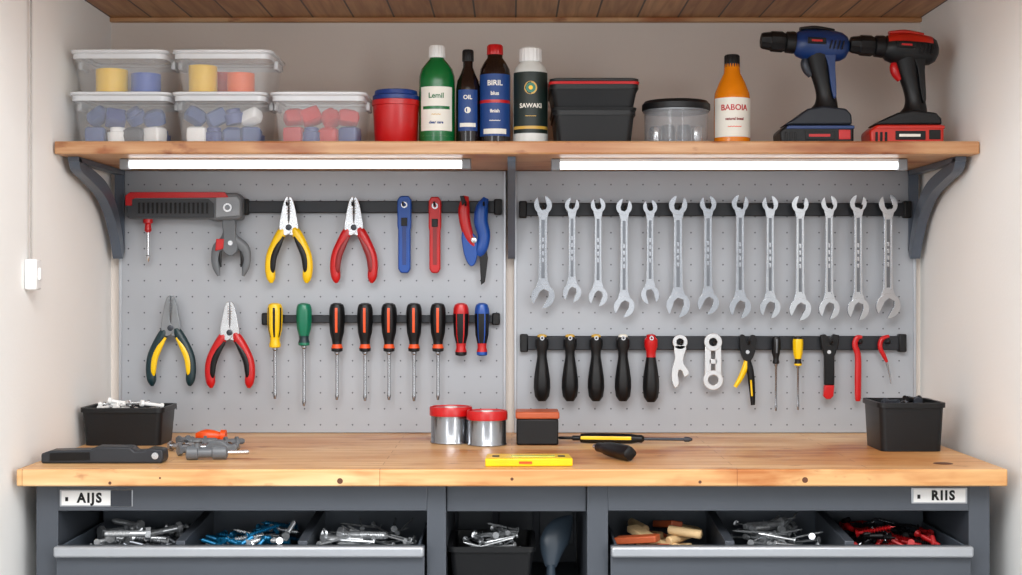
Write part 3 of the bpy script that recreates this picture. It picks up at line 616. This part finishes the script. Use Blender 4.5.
arc(.10,.52,CREAM,a0=-1.35,a1=1.35); tx('BABOIA',.41,.0155,RED); tx('natural bond',.29,.007,DRED); tx('~~~~~',.21,.009,ORG)
d=.33
def blackbox(px0,px1,z0,z1,label,lidm):
    xa,xb=X(px0,d),X(px1,d); cx=(xa+xb)/2; h=(xb-xa)/2-.005
    t=thing('lidded_bin',label,'bin',(cx,-.24,z0),'black bins on shelf')
    mk(tray(G(),cx,-d,-.14,z0,z1-.006,h,h*.92,lip=.003,r=.012),'bin_body',BLK,parent=t)
    cy=-(d+.14)/2; dy=(d-.14)/2
    mk(G().loft([rr(cx,cy,h+.004,dy+.004,.015,z1-.0058),rr(cx,cy,h+.005,dy+.005,.015,z1-.001),rr(cx,cy,h+.001,dy+.001,.012,z1)]),'lid',lidm,parent=t)
    return cx,cy,h,dy
zm=Z(107,d)
blackbox(552,637,ZS,zm,'black plastic bin under a matching one',BLK)
q=blackbox(549,640,zm+.0005,Z(81,d),'black plastic bin with thin red lid edge',RED)
z1=Z(81,d)+.0004
mk(G().loft([rr(q[0],q[1],q[2]+.003,q[3]+.003,.014,z1),rr(q[0],q[1],q[2]+.003,q[3]+.003,.014,z1+.004),rr(q[0],q[1],q[2]-.003,q[3]-.003,.010,z1+.006)]),'bin_cover',BLK,label='thin black cover lying on the red-edged bin',cate='cover')
d=.27;x=X(676,d);r=34*K(d); H=Z(102,d)-ZS
t=thing('round_tub','round shiny clear-sided tub with glossy black lid','tub',(x,-d,ZS))
mk(G().lathe([(r*.90,0),(r*.93,.002),(r*.94,H*.80),(r*.92,H*.80),(r*.91,.004),(r*.3,.003)],(x,-d,ZS),(0,0,1),48),'tub_body',M('smoky_clear_plastic',(190,194,200),.05,alpha=.22,var=.03,spec=.8),parent=t)
mk(G().lathe([(r*.95,H*.8),(r,H*.81),(r,H*.93),(r*.96,H*.96),(r*.92,H),(r*.90,H),(r*.89,H*.97)],(x,-d,ZS),(0,0,1),48),'lid',BLK,parent=t)
mk(G().lathe([(r*.95,H*.76),(r*.97,H*.77),(r*.97,H*.795),(r*.95,H*.80)],(x,-d,ZS),(0,0,1),48),'lid_rim',LGR,parent=t)
for i in range(8):
    a=i*math.pi/4+.3; q=r*.62; g=G().lathe([(.0125,0),(.0135,.002),(.0135,.030),(.011,.034)],(x+q*math.cos(a),-d+q*math.sin(a),ZS+.0045),(0,0,1),18)
    mk(g,'furniture_foot',(DGR,STEEL,DBLK)[i%3],label='small round metal furniture foot in clear tub',cate='plastic part',group='parts in round tub')
# drills
def drill(ox,oy,mb,mlow,mring,mfoot,mbat,mband,mgp,label,var):
    d=.29;k=K(d)
    def q(a,b,dd=0): return P(ox+a,oy+b,d+dd)
    t=thing('cordless_drill',label,'drill',(X(ox+50,d),-d,ZS),'cordless drills on shelf')
    ax=(q(90,14)-q(0,8)).normalized(); o=q(0,10.5)
    mk(G().lathe([(2.5*k,0),(7*k,1*k),(8*k,3*k),(8.8*k,9*k),(9*k,10*k),(10*k,11*k),(10.2*k,22*k),(9*k,24*k),(8*k,28*k)],o,ax,30,fl=.04,nf=10),'chuck',BLK,parent=t)
    mk(G().lathe([(8.5*k,25*k),(10.5*k,26*k),(11*k,33*k),(10.5*k,35*k)],o,ax,30,m=0,fl=.02,nf=15),'torque_ring',mring,parent=t)
    lo,hi=(6,25) if not var else (10,21)
    mk(G().lathe([(9*k,34*k),(12.5*k,37*k),(15*k,44*k),(15.8*k,54*k),(15.8*k,66*k),(15.4*k,74*k),(14.2*k,81*k),(11*k,86*k),(5*k,89*k)],o+Vector((0,0,-1.0*k)),ax,32,sw=.92,m=lambda i,kk:1 if (kk>=6 or kk==0 or i<lo or i>hi) else 0),'motor_housing',[mb,mlow],parent=t)
    for i in range(4): 
        c=o+ax*((68+i*4)*k); mk(G().obox(c+Vector((0,-.0265,-.003)),(.0026,.006,.017),(0,.25,0)),'vent_slot',DBLK,parent=t,bevel=.0006)
    mk(G().obox(o+ax*(54*k)+Vector((0,-.0270,.002)),(.034,.006,.012),(0,0.05,0)),'badge',DBLK,parent=t,bevel=.001)
    mk(G().obox(o+ax*(54*k)+Vector((0,-.0302,.002)),(.020,.001,.0035),(0,0.05,0)),'badge_mark',RED,parent=t)
    mk(G().sweep([o+ax*(40*k)+Vector((0,0,14*k)),o+ax*(55*k)+Vector((0,0,15.5*k)),o+ax*(74*k)+Vector((0,0,14.5*k))],[2*k,3*k,2*k],10,2.2),'top_rail',DBLK if not var else mb,parent=t)
    mk(G().sweep([q(58,24),q(60,38),q(64,54),q(66,66),q(66,76),q(64,84)],[14*k,11.5*k,10*k,10*k,12*k,15*k],20,.85),'grip',DBLK,parent=t)
    mk(G().poly(cat(pp([(ox+62,oy+22),(ox+73,oy+22),(ox+73,oy+38),(ox+74,oy+56),(ox+74,oy+68),(ox+71,oy+68),(ox+68,oy+52),(ox+66,oy+36)],d),3,True),-d-.0205,-d+.0205),'grip_panel',mgp,parent=t,bevel=.003)
    mk(G().sweep([q(47,27),q(45,33),q(47,40),q(51,46)],[3*k,4.5*k,4.5*k,3*k],12,1.1),'trigger',RED if var else DGR,parent=t)
    zt=Z(oy+82,d); x0,x1=X(ox+16,d),X(ox+89,d); zm=ZS+.038
    g=G().poly([(x0+.010,zm+.0003),(x1-.001,zm+.0003),(x1-.002,zt-.008),(x1-.012,zt+.003),(x0+.085,zt+.008),(x0+.055,zt+.003),(x0+.026,zm+.010)],-d-.032,-d+.032); mk(g,'base_foot',mfoot,parent=t,bevel=.004,bseg=3)
    g=G().poly([(x0+.002,ZS),(x1-.003,ZS),(x1+.001,ZS+.006),(x1+.001,zm),(x0+.014,zm),(x0,ZS+.026)],-d-.038,-d+.038); mk(g,'battery',mbat,parent=t,bevel=.005,bseg=3)
    mk(G().poly([(x0+.012,zm-.008),(x1+.0015,zm-.008),(x1+.0015,zm-.002),(x0+.016,zm-.002)],-d-.0388,-d+.0388),'battery_band',mb,parent=t,bevel=.0008)
    for i in range(3): mk(G().box(x0+.010+i*.009,x0+.015+i*.009,-d-.0395,-d-.0375,ZS+.006,ZS+.024),'battery_rib',DBLK,parent=t,bevel=.001)
    mk(G().box(x0+.048,x0+.105,-d-.0392,-d-.0375,ZS+.009,ZS+.026),'battery_plate',mband,parent=t,bevel=.001)
    mk(G().box(x0+.055,x0+.095,-d-.0396,-d-.0390,ZS+.015,ZS+.020),'plate_mark',CREAM if var else RED,parent=t)
    mk(G().box(x1-.028,x1-.006,-d-.0392,-d-.0375,ZS+.010,zm-.010),'latch_button',RED if not var else DBLK,parent=t,bevel=.002)
DB=M('drill_blue',(10,48,104),.35); BD=M('battery_slate',(34,38,46),.4,spec=.3); DR=M('drill_red',(186,34,18),.38)
drill(760,30,DB,DB,BLK,BD,BLK,DBLK,DB,'blue cordless drill with black grip and dark battery',0)
drill(849,34,DR,BLK,BLK,BLK,DR,DBLK,DBLK,'black and red cordless drill with red battery',1)
# ------------------------------------------------------------------ worktop items
ZW=ZT+.0004
def openbin(px0,px1,tp,yt,d,depth,label):
    xa,xb=X(px0,d),X(px1,d); ht=(xb-xa)/2-.004; hb=ht-tp; z1=Z(yt,d); cx=(xa+xb)/2
    t=thing('storage_bin',label,'bin',(cx,-d+depth/2,ZW),'open bins on worktop')
    mk(tray(G(),cx,-d,-d+depth,ZW,z1,ht,hb,t=.003,lip=.004,r=.012),'bin_body',BLK,parent=t)
    return cx,ht,z1
b=openbin(79,164,.005,408,.27,.12,'black open bin filled with white fittings')
for i in range(14):
    x=b[0]+random.uniform(-.05,.05); y=-.21+random.uniform(-.03,.03); z=b[2]-.014+.0016*i; a=random.uniform(0,3.1)
    v=Vector((math.cos(a),math.sin(a),random.uniform(-.2,.2))).normalized()
    g=G(); g.lathe([(.006,0),(.0065,.001),(.0065,.006),(.0035,.008),(.0035,.04),(.005,.042),(.005,.046)],Vector((x,y,z))-v*.022,v,12)
    mk(g,'pipe_fitting',[WHT,STEEL,WHT][i%3],label='small white plastic fitting piled in black bin',cate='fitting',group='fittings in black bin')
b=openbin(878,947,.004,403,.37,.13,'black open bin holding dark hardware')
for i in range(8):
    g=G(); c=Vector((b[0]+random.uniform(-.03,.03),-.305+random.uniform(-.03,.03),b[2]-.012+.002*i)); v=Vector((random.uniform(-1,1),random.uniform(-1,1),.1)).normalized()
    g.lathe([(.009,0),(.010,.001),(.010,.006),(.005,.007),(.005,.035)],c-v*.018,v,6); mk(g,'hex_bolt',[DGR,DBLK][i%2],label='dark hex bolt piled in black bin',cate='bolt',group='dark bolts in black bin')
d=.54
t=thing('hand_plane','long dark grey flat hand plane tool','hand plane',(X(104,d),-d,ZW))
z=lambda py: max(ZW,Z(py,d))
mk(G().poly([(X(43,d),ZW),(X(163,d),ZW),(X(165,d),z(458)),(X(164,d),z(449)),(X(150,d),z(447.5)),(X(146,d),z(450)),(X(136,d),z(450.5)),(X(132,d),z(446.5)),(X(98,d),z(446)),(X(92,d),z(449)),(X(52,d),z(450)),(X(43,d),z(453))],-d-.012,-d+.03),'body',M('slate_plastic_dark',(44,47,52),.45,spec=.3),parent=t,bevel=.003)
mk(G().poly([(X(52,d),z(452)),(X(92,d),z(451)),(X(92,d),z(459)),(X(52,d),z(460))],-d-.0135,-d-.0115),'side_inset',DBLK,parent=t,bevel=.0005)
mk(G().lathe([(.006,0),(.006,.003)],(X(157,d),-d-.012,z(455)),(0,-1,0),14),'screw',STEEL,parent=t)
def lbolt(px,d,ang,L,r,mat):
    v=Vector((math.cos(ang),math.sin(ang),0)); o=Vector((X(px,d),-d,ZW+r*1.75))
    g=G().lathe([(r*1.7,0),(r*1.75,.001),(r*1.7,r*1.1)],o,v,6); g.lathe([(r,r*1.1),(r,L*.9),(r*.6,L)],o,v,12); g.lathe([(r*1.6,L*.55),(r*1.6,L*.55+.006)],o,v,6)
    mk(g,'hex_bolt',mat,label='loose grey metal bolt lying on worktop',cate='bolt',group='loose bolts on worktop')
for i,(px,d,a,L,r) in enumerate(((170,.36,-.5,.05,.0055),(178,.44,.6,.045,.006),(200,.33,2.8,.05,.005),(186,.30,.2,.06,.0065),(214,.38,-.2,.05,.006),(224,.30,.5,.04,.006),(196,.40,.1,.05,.0065),(178,.25,.9,.04,.005))):
    lbolt(px,d,a,L,r,[SHAFT,MGR][i%2])
d=.20; z0=ZW+.0125
g=G().sweep([Vector((X(196,d),-d,z0)),Vector((X(205,d),-d,z0)),Vector((X(214,d),-d,z0)),Vector((X(222,d),-d,z0))],[.006,.0125,.011,.006],12,.9)
g.lathe([(.012,0),(.012,.010)],(X(221,d),-d,z0),(1,0,0),14)
mk(g,'wall_plug',ORG,label='orange plastic plug beside the loose bolts',cate='plug')
d=.40
g=G(); g.poly([(a,b) for a,b in pp(cat([(206,440),(212,434),(222,433),(230,438),(236,436),(238,442),(228,446),(214,446)],3,True),d)],-d-.010,-d+.010); ob=mk(g,'pipe_clamp',MGR,bevel=.003,label='grey moulded clamp among loose bolts',cate='clamp'); 
ob.location.z=ZW
d=.50; t=thing('hose_connector','grey metal connector with threaded rod lying down','connector',(X(210,d),-d,ZW))
y=ZW+.0125
mk(G().lathe([(.009,0),(.0125,.002),(.0125,.02),(.009,.022),(.009,.045),(.012,.047),(.012,.07),(.007,.073)],(X(186,d),-d,y),(1,.12,0),18),'connector_body',MGR,parent=t)
mk(G().lathe([(.004,.07),(.004,.108),(.0025,.11)],(X(186,d),-d,y),(1,.12,0),12),'threaded_rod',STEEL,parent=t)
mk(G().lathe([(.005,0),(.005,.012),(.009,.014),(.009,.018)],(X(197,d),-d,y+.006),(0,0,1),14),'valve_knob',MGR,parent=t)
def tin(px,w,y0,d,label):
    x=X(px,d); r=w/2*K(d); H=Z(y0,d+r)-ZW
    t=thing('metal_tin',label,'tin',(x,-d,ZW),'red-lidded tins on worktop')
    mk(G().lathe([(r*.93,0),(r*.96,.001),(r*.96,.003),(r*.93,.005),(r*.93,H-.018)],(x,-d,ZW),(0,0,1),44),'tin_body',SHAFT,parent=t)
    mk(G().lathe([(r*.94,H-.018),(r,H-.017),(r,H-.003),(r*.97,H),(r*.90,H),(r*.89,H-.002)],(x,-d,ZW),(0,0,1),44),'lid',RED,parent=t)
    mk(G().lathe([(r*.3,0),(r*.3,.0015)],(x,-d,ZW+H-.002),(0,0,1),24),'lid_disc',WHT,parent=t)
tin(451,43,408,.21,'round steel tin with bright red lid'); tin(487,41,412,.25,'shorter steel tin with bright red lid')
d=.255; xa,xb=X(516,d),X(559,d); z1=Z(419,d)
t=thing('small_box','small black box topped with orange wooden lid','box',((xa+xb)/2,-.22,ZW))
mk(G().box(xa+.001,xb-.001,-d,-d+.075,ZW,z1),'box_body',BLK,parent=t,bevel=.003)
mk(G().box(xa-.001,xb+.001,-d-.002,-d+.077,z1,Z(412,d)),'wooden_lid',WORG,parent=t,bevel=.003)
d=.60; xa,xb=X(485,d),X(573,d)
t=thing('spirit_level','flat yellow plastic level lying on the worktop','level',((xa+xb)/2,-.58,ZW))
g=G().loft([[Vector((xa,-d,zz)),Vector((xb,-d+.006,zz)),Vector((xb-.004,-d+.075,zz)),Vector((xa+.002,-d+.075,zz))] for zz in(ZW,ZW+.014)]); mk(g,'body',YEL,parent=t,bevel=.002)
g=G().box(xa+.045,xb-.03,-d+.026,-d+.048,ZW+.0135,ZW+.0148); mk(g,'vial_window',M('lime_vial',(205,215,90),.2),parent=t,bevel=.0005)
for q in(.012,.125): mk(G().box(xa+q,xa+q+.012,-d+.026,-d+.046,ZW+.0137,ZW+.0146),'printed_mark',DBLK,parent=t)
mk(G().box(xa+.058,xa+.080,-d+.001,-d+.004,ZW+.005,ZW+.009),'orange_mark',ORG,parent=t)
d=.22; y=ZW+.0100; t=thing('screwdriver','black and yellow long screwdriver lying on worktop','screwdriver',(X(626,d),-d,ZW))
x0=X(580,d); L=X(644,d)-x0; ax=Vector((1,-.12,0)).normalized(); o=Vector((x0,-d,y))
mk(G().lathe([(.006,0,0),(.0085,.002,0),(.0092,.012,1),(.0095,L*.5,1),(.0092,L*.8,1),(.0075,L*.9,0),(.0078,L*.96,0),(.004,L,0)],o,ax,36,m=lambda i,k:1 if i%12 in(0,1,2,3) and 1<=k<=3 else 0,fl=.04),'handle',[DBLK,YEL],parent=t)
mk(G().lathe([(.003,0),(.003,.078),(.005,.080),(.005,.088),(.002,.095)],o+ax*(L-.002),ax,12),'shaft',DGR,parent=t)
mk(G().lathe([(.001,0),(.003,.004),(.003,.028),(.005,.030),(.005,.046)],o-ax*.044,ax,12),'rear_spike',DBLK,parent=t)
v=Vector((.42,-.9,0)).normalized(); o=Vector((X(598,.42),-.42,ZW+.0142))
t=thing('stubby_screwdriver','short blocky black handle lying on worktop','screwdriver',(o.x,o.y,ZW))
mk(G().lathe([(.007,0,0),(.0085,.002,0),(.009,.020,0),(.010,.026,1),(.0120,.045,1),(.0130,.080,1),(.0130,.108,1),(.0115,.118,1),(.006,.120,0)],o,v,40,fl=.085,nf=4),'handle',DBLK,parent=t)
mk(G().lathe([(.004,-.014),(.004,.001)],o,v,14),'collar',STEEL,parent=t)
# ------------------------------------------------------------------ wall cord and switch
dd=D-(.842-.006)/(481/F)
x=WL+.008
t=thing('pull_cord_switch','white wall switch box on a hanging grey cord','switch',(x,-dd,Z(290,dd)))
mk(G().cyl((x,-dd,Z(262,dd)),(x,-dd,CE-.001),.0018,seg=10),'cord',CORD,parent=t)
mk(G().box(WL+.0005,WL+.022,-dd-.016,-dd+.016,Z(290,dd),Z(259,dd)),'switch_box',WHT,parent=t,bevel=.004)
mk(G().box(WL+.022,WL+.026,-dd-.006,-dd+.006,Z(280,dd),Z(268,dd)),'rocker',WHT,parent=t,bevel=.001)
# ------------------------------------------------------------------ lights and camera
w=bpy.data.worlds.new('World'); sc.world=w; w.use_nodes=True
n=w.node_tree.nodes; l=w.node_tree.links; bg=n['Background']
tc=n.new('ShaderNodeTexCoord'); wv=n.new('ShaderNodeTexWave'); wv.bands_direction='X'; wv.inputs['Scale'].default_value=2.2; wv.inputs['Distortion'].default_value=1.0; wv.inputs['Detail'].default_value=1  # invented bright and dark world bands, added so the metal reflects contrast
l.new(tc.outputs['Generated'],wv.inputs['Vector'])
rp=n.new('ShaderNodeValToRGB'); rp.color_ramp.elements[0].color=(.30,.31,.33,1); rp.color_ramp.elements[0].position=.35; rp.color_ramp.elements[1].color=(.99,.995,1,1); rp.color_ramp.elements[1].position=.7
l.new(wv.outputs['Fac'],rp.inputs['Fac']); l.new(rp.outputs['Color'],bg.inputs[0]); bg.inputs[1].default_value=1.65
def area(name,loc,tgt,sx,sy,e,c=(1,1,1)):
    la=bpy.data.lights.new(name,'AREA'); la.shape='RECTANGLE'; la.size=sx; la.size_y=sy; la.energy=e; la.color=c
    o=bpy.data.objects.new(name,la); sc.collection.objects.link(o); o.location=loc
    o.rotation_euler=(Vector(tgt)-Vector(loc)).to_track_quat('-Z','Y').to_euler()
area('front_fill_light',(.0,-2.7,2.5),(0,0,1.15),1.8,1.0,62,(1,.995,.985))  # unseen area light added high in front as soft frontal fill, no modelled fixture
area('left_fill_light',(-1.6,-3.4,1.6),(.3,-.2,1.1),1.2,1.2,27,(.96,.985,1))  # unseen fill added from the left to brighten walls and bench; no window here
area('right_fill_light',(1.6,-3.2,1.5),(-.8,-.3,1.2),1.0,1.4,34,(.99,.995,1))  # matching unseen fill added from the right; no doorway behind it
cam=bpy.data.cameras.new('Camera'); co=bpy.data.objects.new('Camera',cam); sc.collection.objects.link(co)
co.location=(0,-D,ZC); co.rotation_euler=(math.pi/2,0,0); cam.sensor_width=36; cam.lens=36*F/1022.0; cam.clip_start=.05
sc.camera=co
